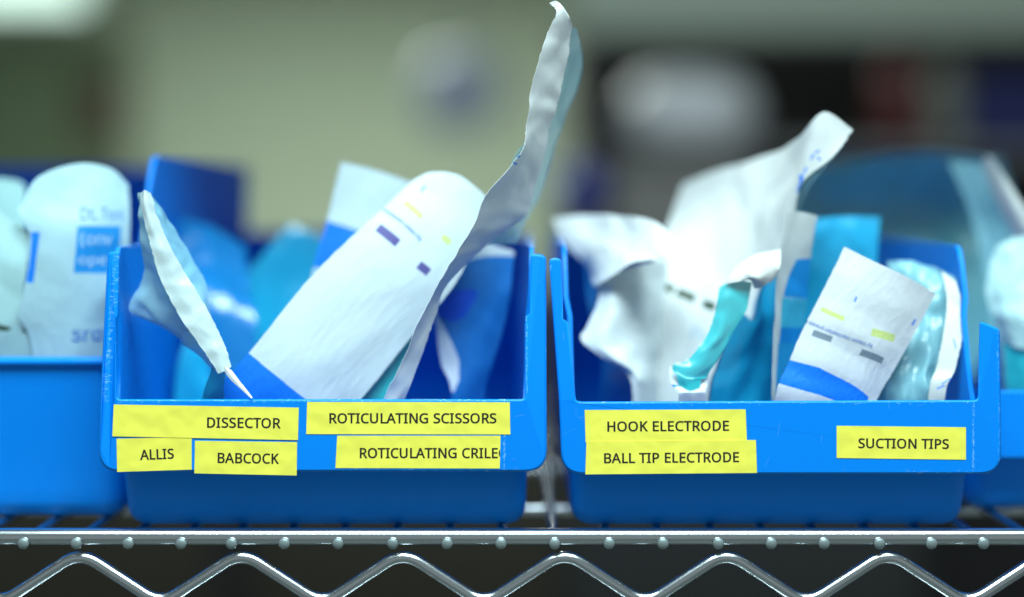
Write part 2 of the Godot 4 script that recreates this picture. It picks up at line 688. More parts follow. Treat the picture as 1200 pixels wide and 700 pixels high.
func make_bins() -> void:
	# ---- bin with the DISSECTOR label
	var b := thing("storage_bin", "blue plastic bin whose labels begin with DISSECTOR, third pouch-filled bin from the right", "storage bin", Vector3(P(380, 600, -180).x, SHELF_TOP, -0.18), "blue open-front bins on the wire shelf")
	var h := func(py: float) -> float: return EYE + (HORIZON - py) * S - SHELF_TOP
	part("tub", tub_mesh(P(146, 600, -26).x, P(616, 600, -26).x, -0.026, -0.36, h.call(474), h.call(292), 0.018, 0.33, 0.012, h.call(371)), M.blue, b)
	var o := rounded([Vector2(126, 296), Vector2(140, 294), Vector2(139, 371), Vector2(137, 373), Vector2(137, 468), Vector2(615, 468), Vector2(616, 371), Vector2(621, 367), Vector2(622, 297), Vector2(640, 299), Vector2(641, 553), Vector2(115, 553), Vector2(117, 470)],
		[4.0, 6.0, 0.0, 0.0, 5.0, 5.0, 0.0, 0.0, 7.0, 7.0, 26.0, 26.0, 0.0])
	part("front_frame", frame_mesh(o, 0.0, 4.0, 468, 0.055), M.blue_worn, b)
	tape_label(b, "DISSECTOR", [Vector2(133, 474.3), Vector2(350, 478), Vector2(349, 516), Vector2(131.3, 511.6)], Vector2(242.4, 501.2), Vector2(328.4, 502), 11.8, 1)
	tape_label(b, "ALLIS", [Vector2(136.3, 514.4), Vector2(224.4, 512.7), Vector2(224.4, 550.6), Vector2(137, 553.4)], Vector2(164, 539.2), Vector2(203.4, 537.6), 11.8, 0)
	tape_label(b, "BABCOCK", [Vector2(228.3, 516.8), Vector2(348, 518.5), Vector2(347.5, 557.5), Vector2(227.5, 555)], Vector2(254.8, 542.6), Vector2(326.3, 543.6), 11.8, 0)
	tape_label(b, "ROTICULATING SCISSORS", [Vector2(359.8, 471.3), Vector2(597.4, 471.7), Vector2(598, 509.4), Vector2(358.7, 509)], Vector2(385.8, 496.2), Vector2(581.4, 496.2), 11.8, 0)
	tape_label(b, "ROTICULATING CRILEC", [Vector2(395, 511), Vector2(586.6, 511), Vector2(585.7, 549.3), Vector2(393, 548.8)], Vector2(421.5, 537), Vector2(593.5, 537), 11.8, 0, 585.9)
	# ---- bin with the SUCTION TIPS label
	b = thing("storage_bin", "blue plastic bin labelled HOOK ELECTRODE, BALL TIP ELECTRODE and SUCTION TIPS", "storage bin", Vector3(P(910, 600, -180).x, SHELF_TOP, -0.18), "blue open-front bins on the wire shelf")
	part("tub", tub_mesh(P(670, 600, -26).x, P(1131, 600, -26).x, -0.026, -0.36, h.call(474), h.call(292), 0.018, 0.33, 0.03, h.call(371)), M.blue, b)
	o = rounded([Vector2(643, 303), Vector2(658, 302), Vector2(660, 374), Vector2(666, 378), Vector2(675, 471), Vector2(1146, 469), Vector2(1148, 376), Vector2(1172, 386), Vector2(1174, 556), Vector2(658, 556), Vector2(655, 470)],
		[7.0, 7.0, 0.0, 0.0, 5.0, 5.0, 5.0, 5.0, 26.0, 26.0, 0.0])
	part("front_frame", frame_mesh(o, 0.0, 4.0, 468, 0.03), M.blue_worn, b)
	tape_label(b, "HOOK ELECTRODE", [Vector2(685.2, 480.8), Vector2(874, 480), Vector2(875.4, 516.8), Vector2(686.3, 518.5)], Vector2(711.8, 505.8), Vector2(854.2, 504.8), 11.6, 0)
	tape_label(b, "BALL TIP ELECTRODE", [Vector2(687.3, 517.2), Vector2(886, 516), Vector2(887.3, 554.5), Vector2(686, 556.2)], Vector2(708, 543), Vector2(866, 541.6), 11.6, 1)
	tape_label(b, "SUCTION TIPS", [Vector2(980.7, 499.3), Vector2(1132.3, 501), Vector2(1132.3, 539), Vector2(980.7, 537)], Vector2(1006, 525.2), Vector2(1112, 526.2), 11.4, 0)
	# ---- neighbour cut by the left edge of the picture: plain front, tall side
	b = thing("storage_bin", "blue plastic bin with plain unlabelled front, cut off by left edge", "storage bin", Vector3(P(-120, 600, -200).x, SHELF_TOP, -0.2), "blue open-front bins on the wire shelf")
	part("tub", tub_mesh(P(-420, 600, -46).x, P(144, 600, -46).x, -0.046, -0.37, P(0, 424, -42).y - SHELF_TOP, P(0, 183, -100).y - SHELF_TOP, 0.02, 0.08, 0.05, 0.5), M.blue, b)
	var lip := PackedVector3Array()
	for px in [-420.0, -200.0, 0.0, 80.0, 132.0]:
		lip.append(P(px, 424, -38))
	part("lip_bead", rim_strip(lip, 0.0024), M.blue, b)
	# ---- neighbour cut by the right edge
	b = thing("storage_bin", "blue plastic bin behind the SUCTION TIPS bin, cut off by right edge", "storage bin", Vector3(P(1420, 600, -230).x, SHELF_TOP, -0.23), "blue open-front bins on the wire shelf")
	part("tub", tub_mesh(P(1134, 600, -64).x, P(1640, 600, -64).x, -0.064, -0.37, P(0, 460, -50).y - SHELF_TOP, P(0, 380, -70).y - SHELF_TOP, 0.02, 0.16, 0.04, 0.5), M.blue, b)
	o = rounded([Vector2(1150, 400), Vector2(1168, 400), Vector2(1170, 458), Vector2(1620, 458), Vector2(1620, 400), Vector2(1640, 400), Vector2(1640, 538), Vector2(1146, 538)], [6.0, 6.0, 4.0, 4.0, 6.0, 6.0, 20.0, 20.0])
	part("front_frame", frame_mesh(o, -47.0, 4.0, 468, 0.03), M.blue, b)

# scuffed plastic for the front frames: white abrasion marks where the photograph shows them
func worn_material() -> void:
	var w := 2048
	var h := 512
	var x0 := P(100, 0, 0).x
	var x1 := P(1190, 0, 0).x
	var im := Image.create(w, h, false, Image.FORMAT_RGB8)
	var base := Color(0.0, 0.225, 0.8)
	im.fill(base.linear_to_srgb())
	var put := func(px: float, py: float, a: float) -> void:
		var x := int((px - 100.0) / 1090.0 * w)
		var y := int((py - 280.0) / 290.0 * h)
		if x >= 0 and y >= 0 and x < w and y < h:
			var c := im.get_pixel(x, y).srgb_to_linear().lerp(Color(0.4, 0.62, 0.9), a)
			im.set_pixel(x, y, c.linear_to_srgb())
	rng.seed = 77
	# rubbed outer edge of the left post
	for k in 260:
		var t := rng.randf()
		var py := lerpf(300, 480, t)
		var px := lerpf(126, 117, t) + absf(rng.randfn(0.0, 3.2))
		var a := pow(rng.randf(), 2.0) * 0.8
		for e in rng.randi_range(1, 9):
			put.call(px + e * 0.5, py + rng.randf_range(-0.5, 0.5), a)
	# dotted mould line and nicks
	for line in [[591.0, 466.0, 550.0, 150], [1141.0, 470.0, 552.0, 130], [641.5, 310.0, 540.0, 120], [645.0, 310.0, 372.0, 110], [617.0, 372.0, 470.0, 80], [1172.0, 390.0, 540.0, 60]]:
		for k in line[3]:
			var py: float = rng.randf_range(line[1], line[2])
			var px: float = line[0] + rng.randfn(0.0, 0.7)
			var a := rng.randf_range(0.25, 0.9)
			for e in rng.randi_range(1, 4):
				put.call(px + rng.randf_range(-0.4, 0.4), py + e * 0.5, a)
	for line in [[470.0, 130.0, 600.0, 110], [552.0, 400.0, 640.0, 60], [472.0, 680.0, 1140.0, 70], [554.0, 1060.0, 1160.0, 40]]:
		for k in line[3]:
			var px: float = rng.randf_range(line[1], line[2])
			var py: float = line[0] + rng.randfn(0.0, 1.2)
			var a := rng.randf_range(0.2, 0.8)
			for e in rng.randi_range(1, 7):
				put.call(px + e * 0.5, py, a)
	# hairline scratches over the faces
	for k in 150:
		var px := rng.randf_range(118, 1172)
		var py := rng.randf_range(300, 556)
		var dir := Vector2.from_angle(rng.randf_range(0, TAU))
		var a := rng.randf_range(0.05, 0.22)
		for e in rng.randi_range(6, 40):
			put.call(px + dir.x * e * 0.5, py + dir.y * e * 0.5, a)
	var m: StandardMaterial3D = M.blue.duplicate()
	m.resource_name = "scuffed_blue_plastic"
	m.uv1_triplanar = false
	m.albedo_color = Color.WHITE
	m.albedo_texture = ImageTexture.create_from_image(im)
	m.texture_repeat = false
	m.roughness_texture = null
	m.roughness = 0.42
	m.heightmap_enabled = false
	# the frame's texture coordinates are metres (x, y): turn them into 0..1 over the frames
	var y_top := P(0, 280, 0).y
	var y_bot := P(0, 570, 0).y
	m.uv1_scale = Vector3(1.0 / (x1 - x0), 1.0 / (y_bot - y_top), 1)
	m.uv1_offset = Vector3(-x0 / (x1 - x0), -y_top / (y_bot - y_top), 0)
	M.blue_worn = m

# ---------------------------------------------------------------- wire shelf
func make_shelf() -> void:
	# the next shelf up, just above the picture: it keeps the ceiling's light out of the bins
	var upper := thing("upper_shelf", "shelf above the blue bins, just over the top of the photo", "shelf", Vector3(0, EYE + 0.2, -0.23))
	part("shelf_board", box_mesh(Vector3(-0.5, EYE + 0.2, -0.45), Vector3(0.5, EYE + 0.22, -0.03), 0.003), mat("grey_shelf_liner", Color(0.2, 0.21, 0.22), 0.6), upper)
	var sh := thing("wire_shelf", "chrome wire shelf with zigzag front edge carrying the blue bins", "shelf", Vector3(0, SHELF_TOP, -0.22))
	var line := func(y: float, z: float) -> PackedVector3Array:
		var p := PackedVector3Array()
		for k in 25:
			p.append(Vector3(lerpf(-0.36, 0.36, k / 24.0), y, z))
		return p
	var zr := -0.0105
	part("front_rod", tube_mesh(line.call(P(0, 629, zr * 1000).y, zr), 0.0040, 28), M.rod, sh)
	part("lower_rod", tube_mesh(line.call(P(0, 716, zr * 1000).y, zr), 0.0036, 20), M.rod, sh)
	# snake wire
	var z := PackedVector3Array()
	var top := P(0, 653.5, zr * 1000).y
	var bot := P(0, 702, zr * 1000).y
	var step := 189.2
	for half in range(-3, 14):
		var peak := half % 2 == 0
		var xa := 94.0 + step * 0.5 * half
		for k in 20:
			var t := k / 20.0
			var f := t
			# straight runs joined by round bends
			var bend := 0.21
			var q := 0.0
			if f < bend:
				q = f * f / (2.0 * bend)
			elif f > 1.0 - bend:
				q = (1.0 - bend) - (1.0 - f) * (1.0 - f) / (2.0 * bend)
			else:
				q = f - bend * 0.5
			q /= (1.0 - bend)
			var y := lerpf(top, bot, q if peak else 1.0 - q)
			z.append(Vector3(P(xa + step * 0.5 * t, 0, zr * 1000).x, y, zr))
	part("zigzag_wire", tube_mesh(z, 0.0029, 18), M.rod, sh)
	var ends := [27.0, 89.0, 150.0, 212.0, 271.0, 333.0, 396.0, 460.0, 524.0, 587.0, 650.0, 714.0, 777.0, 842.0, 904.0, 966.0, 1031.0, 1092.0, 1153.0]
	var xs := [-98.0, -35.0]
	xs.append_array(ends)
	xs.append_array([1216.0, 1279.0])
	for px in xs:
		var x := P(px, 0, -6).x
		var y := SHELF_TOP - 0.0028
		var p := PackedVector3Array([Vector3(x, y, -0.0062), Vector3(x, y, -0.0072), Vector3(x, y, -0.1), Vector3(x, y, -0.25), Vector3(x, y, -0.44)])
		var w := part("rung", tube_mesh(p, 0.0028, 16), M.rod, sh)
		var e := PackedVector3Array([Vector3(x, y, -0.0058), Vector3(x, y, -0.0062)])
		part("cut_end", tube_mesh(e, 0.0027, 14), M.wire_end, w)
	for zz in [-0.1, -0.22, -0.33]:
		part("support_rod", tube_mesh(line.call(SHELF_TOP - 0.0078, zz), 0.003, 14), M.rod, sh)
	part("rear_rod", tube_mesh(line.call(SHELF_TOP + 0.0034, -0.437), 0.0036, 14), M.rod, sh)

# ---------------------------------------------------------------- pouches
const BLUE := Color(0.004, 0.2, 0.82)
const PURPLE := Color(0.1, 0.09, 0.3)
const LIME := Color(0.58, 0.68, 0.24)
const GREEN := Color(0.025, 0.06, 0.03)

func pouch(label: String, at: Array, in_bin: String) -> Node3D:
	return thing("sterile_pouch", label, "pouch", P(at[0], at[1], at[2]), "sterile pouches in the " + in_bin)

func bar(cx: float, cy: float, len: float, wid: float, deg: float) -> Array:
	var a := Vector2.from_angle(deg_to_rad(deg)) * len * 0.5
	var b := Vector2(-a.y, a.x).normalized() * wid * 0.5
	var c := Vector2(cx, cy)
	var r := []
	for p in [c - a - b, c + a - b, c + a + b, c - a + b]:
		r.append([p.x, p.y])
	return r

func make_pouches() -> void:
	var L := "DISSECTOR bin"
	# A: folded film pouch at the left wall, white seam towards the viewer
	var t := pouch("folded clear pouch with bright white seam leaning at the left wall of the DISSECTOR bin", [215, 560, -30], L)
	var s := sheet([[[163, 226, -13], [169, 223, -11], [176, 226, -14]], [[167, 250, -10], [173, 249, -9], [183, 251, -12]], [[177, 290, -8], [187, 288, -8], [199, 289, -11]], [[187, 325, -7], [203, 324, -8], [221, 326, -11]], [[210, 370, -6], [228, 368, -7], [247, 370, -10]], [[236, 408, -5], [250, 404, -6], [262, 402, -9]], [[256, 438, -5], [263, 435, -5], [271, 430, -7]]], 0.9, 13.0, 0.35, 5)
	part("seam", sheet_mesh(s, 20, 60), shiny(paper("pouch_seam_paper", s, [], Color(0.6, 0.74, 0.76), 256, 512, 5)), t)
	s = sheet([[[161, 226, -14], [165, 226, -13], [170, 227, -12]], [[163, 262, -17], [170, 261, -14], [178, 260, -11]], [[166, 296, -22], [174, 294, -17], [186, 293, -10]], [[168, 322, -26], [181, 326, -19], [200, 332, -9]], [[153, 364, -28], [184, 366, -22], [220, 376, -8]], [[198, 388, -24], [216, 396, -16], [240, 408, -7]], [[246, 432, -14], [252, 435, -10], [260, 438, -6]]], 1.4, 15.0, 0.3, 6)
	part("film", sheet_mesh(s, 24, 48), M.mist_film, t)
	s = sheet([[[172, 226, -15], [176, 228, -16], [180, 232, -18]], [[179, 252, -14], [188, 254, -17], [196, 258, -21]], [[195, 290, -13], [208, 291, -18], [222, 296, -24]], [[215, 328, -12], [229, 330, -18], [241, 335, -25]], [[240, 372, -11], [245, 376, -16], [249, 384, -22]], [[258, 404, -9], [260, 408, -12], [263, 414, -16]]], 1.5, 13.0, 0.4, 7)
	part("film", sheet_mesh(s, 24, 48), M.pale_film, t)
	s = sheet([[[258, 428, -6], [264, 430, -5], [271, 434, -6]], [[270, 445, -4], [276, 446, -3], [281, 447, -4]], [[284, 458, -1.5], [287, 458, -1], [289, 457, -1.5]], [[294, 467, 0.6], [295, 467, 0.7], [296, 466.4, 0.6]]], 0.2, 12.0, 0.1, 8)
	part("seam_tip", sheet_mesh(s, 10, 24), paper("pouch_tip_paper", s, [], Color(0.84, 0.87, 0.86), 64, 128, 6), t)
	s = sheet([[[250, 425, -9], [264, 430, -7]], [[235, 480, -22], [262, 478, -14]], [[225, 999, -40], [262, 999, -34]]], 0.6, 20.0, 0.2, 9)
	part("film", sheet_mesh(s, 12, 24), M.teal_film, t)

	# B: broad white pouch leaning across the middle
	t = pouch("broad white pouch with blue foot band leaning diagonally across the middle of the DISSECTOR bin", [330, 560, -40], L)
	s = sheet([[[484, 211, -44], [506, 202, -45], [538, 206, -45], [570, 230, -44]], [[440, 252, -38], [472, 268, -34], [506, 292, -34], [541, 320, -38]], [[365, 324, -30], [400, 345, -27], [438, 372, -27], [476, 402, -32]], [[291, 414, -22], [325, 441, -21], [362, 470, -22], [398, 497, -26]], [[226, 486, -22], [258, 512, -23], [292, 540, -26], [328, 566, -32]]], 0.8, 46.0, 0.25, 21)
	var pr := [[BLUE, [[291, 414], [356, 467], [420, 520], [330, 620], [160, 520], [240, 440]]],
		[PURPLE, bar(454.5, 276, 30, 10.5, 39)], [PURPLE, bar(496.5, 315, 15, 10, 39)], [LIME, bar(484, 246, 28, 8, 41)], [LIME, bar(523, 281, 13, 8, 41)], [BLUE, bar(496, 221, 8, 2.2, -50)]]
	part("paper", sheet_mesh(s, 40, 64), paper("broad_pouch_paper", s, pr, Color(0.7, 0.82, 0.88), 512, 768, 3), t)
	var sf := sheet([[[530, 214, -52], [548, 220, -53], [564, 238, -53]], [[490, 288, -46], [514, 306, -47], [535, 324, -46]], [[420, 366, -38], [454, 386, -39], [482, 408, -38]], [[340, 456, -32], [390, 480, -33], [434, 508, -32]], [[280, 536, -32], [330, 560, -36], [370, 590, -36]]], 1.2, 24.0, 0.3, 22)
	part("film", sheet_mesh(sf, 30, 44), M.sea_film, t)
	part("print", lettering(s, "by steam sterilization", Vector2(495, 278), Vector2(451, 243), 7.0), M.blue_ink, t)

	# C: pouch with a blue band, standing behind B
	t = pouch("white pouch with bright blue band near its top, standing behind the broad diagonal pouch", [420, 560, -85], L)
	s = sheet([[[400, 190, -84], [440, 200, -86], [482, 214, -86], [515, 226, -85]], [[384, 255, -82], [422, 266, -82], [462, 278, -83], [498, 290, -83]], [[366, 322, -80], [404, 333, -80], [444, 346, -80], [480, 357, -80]], [[342, 440, -78], [380, 450, -78], [420, 462, -78], [456, 474, -78]], [[330, 999, -80], [370, 999, -80], [410, 999, -80], [440, 999, -80]]], 0.8, 40.0, 0.2, 31)
	part("paper", sheet_mesh(s, 30, 50), paper("banded_pouch_paper", s, [[BLUE, [[374, 256], [422, 271], [520, 302], [505, 352], [362, 312]]]], Color(0.66, 0.82, 0.88), 384, 512, 4), t)
	part("film", sheet_mesh(s, 24, 40, 0.0002, -0.0015, -0.008), M.sea_film, t)

	# D: tall narrow pouch that stands up out of the bin
	t = pouch("tall narrow white pouch with wavy torn edge, standing high above the DISSECTOR bin", [440, 560, -20], L)
	s = sheet([[[644, 3, -3], [651, 1, -3], [657, 4, -4]], [[652, 15, -3], [661, 14, -4], [668, 22, -7]], [[641, 40, -4], [656, 44, -8], [669, 36, -12]], [[630, 75, -3], [645, 80, -10], [662, 84, -16]], [[621, 110, -4], [638, 118, -13], [654, 122, -19]], [[617, 150, -5], [630, 152, -14], [643, 156, -23]], [[609, 182, -3], [620, 186, -16], [636, 190, -27]], [[572, 226, -2], [596, 222, -17], [626, 222, -31]], [[558, 258, -5], [584, 254, -20], [614, 254, -34]], [[534, 298, -4], [553, 290, -16], [574, 284, -30]], [[508, 343, -8], [515, 338, -14], [525, 332, -22]], [[488, 384, -6], [497, 380, -12], [509, 374, -18]], [[474, 420, -8], [484, 418, -12], [495, 414, -17]], [[450, 467, -9], [462, 467, -12], [474, 467, -16]], [[420, 540, -11], [436, 540, -14], [452, 540, -17]]], 0.9, 20.0, 0.7, 41)
	part("paper", sheet_mesh(s, 26, 130), paper("tall_pouch_paper", s, [[BLUE, bar(608, 183, 3, 5, -40)], [BLUE, bar(604, 192, 2, 6, -60)], [BLUE, bar(607, 178, 5, 1.5, -40)]], Color(0.95, 0.99, 0.97), 256, 768, 8), t)
	var s2 := sheet([[[650, 26, -12], [676, 34, -22]], [[632, 80, -16], [682, 80, -46]], [[620, 150, -18], [656, 158, -54]], [[580, 230, -16], [634, 224, -56]], [[548, 290, -18], [604, 285, -48]]], 1.2, 20.0, 0.4, 42)
	part("film", sheet_mesh(s2, 22, 90), M.pale_film, t)

	# E: blue printed pouch at the right wall
	t = pouch("blue printed pouch with folded white margin at the right wall of the DISSECTOR bin", [555, 570, -70], L)
	s = sheet([[[520, 292, -64], [558, 284, -66], [602, 294, -70]], [[511, 352, -58], [552, 348, -60], [597, 350, -66]], [[511, 385, -56], [550, 385, -58], [590, 385, -64]], [[517, 425, -54], [552, 425, -57], [578, 425, -62]], [[530, 467, -52], [549, 467, -55], [567, 467, -60]], [[530, 999, -52], [545, 999, -56], [560, 999, -60]]], 0.9, 26.0, 0.3, 51)
	pr = [[Color(0.01, 0.17, 0.52), [[535, 312], [612, 300], [600, 400], [570, 480], [560, 660], [500, 660], [528, 470], [538, 430], [516, 378], [508, 345]]], [Color(0.004, 0.1, 0.68), [[514, 355], [528, 341], [556, 339], [560, 345], [544, 372], [530, 378], [515, 372]]],
		[Color(0.66, 0.74, 0.85), [[505, 372], [515, 374], [530, 403], [538, 424], [538, 446], [533, 458], [520, 470], [500, 420]]]]
	part("paper", sheet_mesh(s, 30, 50), paper("blue_printed_paper", s, pr, Color(0.66, 0.76, 0.84), 384, 512, 9), t)

	# F, G: film pouches lying at the back
	t = pouch("glossy cyan film pouch lying at the back of the DISSECTOR bin", [300, 560, -130], L)
	s = sheet([[[340, 262, -170], [372, 276, -174], [410, 302, -178]], [[296, 312, -150], [326, 340, -156], [362, 372, -160]], [[252, 362, -120], [282, 396, -126], [316, 432, -130]], [[210, 420, -100], [240, 452, -104], [276, 490, -108]], [[200, 999, -100], [236, 999, -104], [270, 999, -108]]], 1.2, 22.0, 0.4, 61)
	part("film", sheet_mesh(s, 34, 44), M.cyan_film, t)
	part("paper", sheet_mesh(s, 20, 30, 0.0003, -0.002, -0.008), paper("cyan_pouch_paper", s, [], Color(0.35, 0.7, 0.85), 128, 128, 10), t)
	t = pouch("crumpled blue film pouch half hidden behind the white seam in the DISSECTOR bin", [240, 560, -90], L)
	s = sheet([[[205, 252, -160], [240, 262, -158], [288, 290, -156]], [[212, 310, -136], [250, 318, -134], [292, 334, -134]], [[224, 360, -114], [260, 370, -112], [300, 388, -112]], [[228, 999, -100], [262, 999, -100], [290, 999, -100]]], 1.4, 16.0, 0.4, 71)
	part("film", sheet_mesh(s, 30, 40), M.blue_film, t)

	var R := "SUCTION TIPS bin"
	# H: white pouch with a curled-over top at the left
	t = pouch("white pouch with curled-over top at the left wall of the SUCTION TIPS bin", [715, 570, -70], R)
	s = sheet([[[648, 256, -130], [692, 252, -110], [740, 254, -80], [772, 262, -62], [798, 292, -44]], [[660, 282, -118], [698, 276, -96], [740, 280, -70], [766, 288, -52], [786, 301, -42]], [[690, 318, -90], [702, 306, -74], [726, 302, -60], [752, 302, -50], [774, 304, -44]], [[699, 338, -66], [706, 331, -60], [720, 322, -54], [740, 310, -48], [762, 303, -44]]], 1.3, 22.0, 0.4, 81)
	part("flap", sheet_mesh(s, 44, 36), paper("curled_flap_paper", s, [], Color(0.8, 0.84, 0.83), 256, 256, 12), t)
	s = sheet([[[699, 334, -68], [718, 322, -66], [742, 312, -72], [780, 304, -92]], [[701, 352, -64], [722, 350, -60], [750, 345, -72], [785, 340, -96]], [[688, 380, -58], [718, 382, -54], [752, 380, -70], [786, 380, -96]], [[681, 398, -54], [718, 404, -52], [756, 402, -70], [786, 402, -96]], [[700, 415, -52], [728, 420, -50], [760, 420, -70], [784, 420, -96]], [[734, 438, -50], [748, 440, -50], [764, 442, -68], [782, 444, -94]], [[742, 468, -50], [752, 468, -52], [764, 468, -68], [780, 468, -92]], [[742, 999, -54], [752, 999, -56], [764, 999, -68], [778, 999, -90]]], 1.2, 24.0, 0.4, 82)
	part("paper", sheet_mesh(s, 34, 60), paper("curled_pouch_paper", s, [], Color(0.76, 0.83, 0.83), 256, 384, 13), t)
	s = sheet([[[684, 300, -100], [720, 330, -92]], [[690, 360, -96], [740, 390, -90]], [[706, 420, -90], [744, 430, -86]], [[690, 999, -90], [744, 999, -86]]], 1.6, 24.0, 0.3, 83)
	part("film", sheet_mesh(s, 20, 30), M.blue_film, t)

	# I: the big white pouch with green indicator dashes
	t = pouch("big white pouch with green dashes and one corner standing high above the bin", [840, 570, -80], R)
	s = sheet([[[800, 215, -150], [852, 196, -130], [905, 180, -92], [940, 158, -56], [966, 131, -42], [1000, 152, -40]], [[788, 250, -140], [840, 236, -118], [890, 222, -88], [925, 205, -62], [945, 192, -46], [976, 184, -40]], [[772, 290, -116], [820, 286, -100], [868, 278, -82], [900, 262, -66], [922, 248, -54], [940, 216, -46]], [[760, 330, -98], [800, 345, -86], [842, 364, -74], [880, 375, -66], [906, 378, -60], [932, 262, -52]], [[762, 390, -88], [798, 405, -78], [832, 420, -70], [868, 430, -66], [895, 436, -64], [924, 330, -58]], [[764, 468, -82], [796, 468, -74], [826, 470, -70], [860, 470, -68], [884, 470, -68], [904, 470, -64]], [[764, 999, -84], [794, 999, -78], [822, 999, -76], [850, 999, -74], [874, 999, -74], [896, 999, -72]]], 1.3, 34.0, 0.5, 91)
	pr = []
	for d in [[757, 329, 15], [779, 336, 17], [803, 346.5, 18], [830, 358, 11]]:
		pr.append([GREEN, bar(d[0] + 1, d[1], d[2] + 4, 9.5, 22)])
	for d in [[952, 184, 7, -60], [958, 178, 6, -20], [960, 186, 6, 40], [944, 200, 8, -70], [940, 206, 5, 20], [936, 220, 9, -75]]:
		pr.append([BLUE, bar(d[0], d[1], d[2], 2.0, d[3])])
	part("paper", sheet_mesh(s, 60, 70), paper("big_pouch_paper", s, pr, Color(0.82, 0.86, 0.84), 768, 768, 14), t)
	part("print", lettering(s, "STU", Vector2(808, 392), Vector2(826, 400), 11), M.pale_ink, t)
	part("film", sheet_mesh(s, 30, 40, 0.0002, -0.002, -0.009), M.pale_film, t)

	# J: small pouch, white tab over a sea-green strip
	t = pouch("narrow sea-green film pouch with white rounded tab, in front of the green-dashed pouch", [825, 570, -30], R)
	s = sheet([[[850, 333, -26], [862, 314, -26], [885, 299, -28], [915, 292, -30]], [[866, 330, -23], [876, 318, -23], [895, 308, -25], [915, 304, -28]], [[880, 328, -24], [888, 326, -22], [900, 320, -24], [913, 316, -26]], [[884, 338, -28], [890, 337, -26], [899, 332, -26], [907, 328, -27]]], 0.7, 14.0, 0.3, 101)
	part("tab", sheet_mesh(s, 30, 24), paper("tab_paper", s, [[Color(0.1, 0.2, 0.3), bar(876, 323, 7, 1, 0)]], Color(0.84, 0.86, 0.82), 128, 128, 15), t)
	s = sheet([[[843, 337, -28], [860, 328, -27], [881, 331, -28]], [[839, 362, -26], [854, 362, -24], [875, 362, -26]], [[827, 396, -24], [842, 394, -22], [858, 392, -24]], [[806, 422, -22], [822, 424, -20], [840, 424, -22]], [[788, 430, -21], [806, 440, -19], [830, 440, -21]], [[796, 462, -20], [808, 464, -19], [820, 463, -20]], [[795, 999, -30], [808, 999, -30], [820, 999, -30]]], 1.3, 14.0, 0.4, 102)
	part("film", sheet_mesh(s, 30, 60), M.sea_film, t)
	s = sheet([[[784, 428, -26], [800, 445, -25], [824, 440, -25], [831, 425, -26]], [[786, 448, -22], [800, 458, -18], [818, 460, -18], [829, 450, -22]], [[796, 463, -17], [804, 463, -15], [816, 463, -15], [826, 460, -18]], [[795, 473, -16], [804, 473, -15], [816, 473, -15], [827, 473, -17]], [[795, 999, -30], [804, 999, -30], [816, 999, -30], [827, 999, -30]]], 0.5, 14.0, 0.3, 103)
	part("paper_foot", sheet_mesh(s, 24, 40), paper("pouch_foot_paper", s, [[BLUE, bar(790, 456, 12, 1.6, -32)]], Color(0.74, 0.8, 0.86), 128, 256, 16), t)

	# K: blue film pouch between J and L
	t = pouch("translucent blue film pouch standing beside the sea-green strip pouch", [870, 570, -50], R)
	s = sheet([[[872, 368, -46], [884, 374, -48], [900, 330, -56], [914, 318, -58]], [[858, 392, -44], [880, 396, -45], [896, 390, -52], [911, 380, -56]], [[842, 428, -42], [866, 430, -44], [888, 430, -50], [909, 425, -54]], [[832, 470, -40], [856, 470, -42], [882, 470, -48], [907, 470, -52]], [[830, 999, -40], [854, 999, -42], [880, 999, -46], [902, 999, -50]]], 1.4, 20.0, 0.3, 111)
	part("film", sheet_mesh(s, 34, 40), M.cyan_film, t)
	part("paper", sheet_mesh(s, 22, 30, 0.0003, -0.003, -0.006), paper("blue_backed_paper", s, [[GREEN, bar(882, 416, 8, 8, 0)]], Color(0.03, 0.32, 0.62), 128, 128, 17), t)

	# L: pouch seen nearly edge-on
	t = pouch("slim white pouch with blue bands, seen nearly edge-on beside the foremost suction pouch", [912, 570, -40], R)
	s = sheet([[[919, 250, -36], [936, 248, -42], [958, 253, -50]], [[916, 285, -34], [932, 285, -42], [952, 285, -50]], [[911, 320, -32], [928, 320, -42], [948, 320, -52]], [[908, 370, -30], [924, 370, -42], [944, 370, -54]], [[906, 420, -28], [920, 420, -40], [938, 420, -52]], [[905, 470, -26], [916, 470, -36], [930, 470, -48]], [[906, 999, -30], [916, 999, -36], [928, 999, -46]]], 0.5, 24.0, 0.35, 121)
	pr = [[Color(0.01, 0.3, 0.75), [[934, 304], [960, 302], [960, 352], [918, 348]]], [Color(0.06, 0.5, 0.72), [[917, 349], [960, 352], [960, 384], [914, 384]]], [Color(0.01, 0.28, 0.72), [[914, 384], [960, 384], [960, 402], [913, 402]]], [Color(0.02, 0.34, 0.68), [[912, 402], [960, 402], [960, 600], [909, 600]]]]
	part("paper", sheet_mesh(s, 26, 60), paper("slim_pouch_paper", s, pr, Color(0.78, 0.84, 0.84), 256, 512, 18), t)

	# M: foremost white pouch
	t = pouch("foremost white pouch with grey bars and blue band in the SUCTION TIPS bin", [965, 570, -30], R)
	s = sheet([[[990, 289, -25], [1024, 306, -22], [1062, 324, -22], [1097, 344, -26]], [[966, 338, -22], [1000, 352, -19], [1042, 368, -20], [1076, 384, -24]], [[943, 382, -20], [980, 396, -17], [1022, 410, -18], [1054, 424, -22]], [[924, 426, -18], [960, 438, -16], [1002, 452, -17], [1030, 466, -20]], [[907, 472, -18], [944, 484, -17], [984, 496, -18], [1010, 508, -20]], [[890, 999, -40], [926, 999, -40], [966, 999, -40], [992, 999, -40]]], 1.0, 40.0, 0.25, 131)
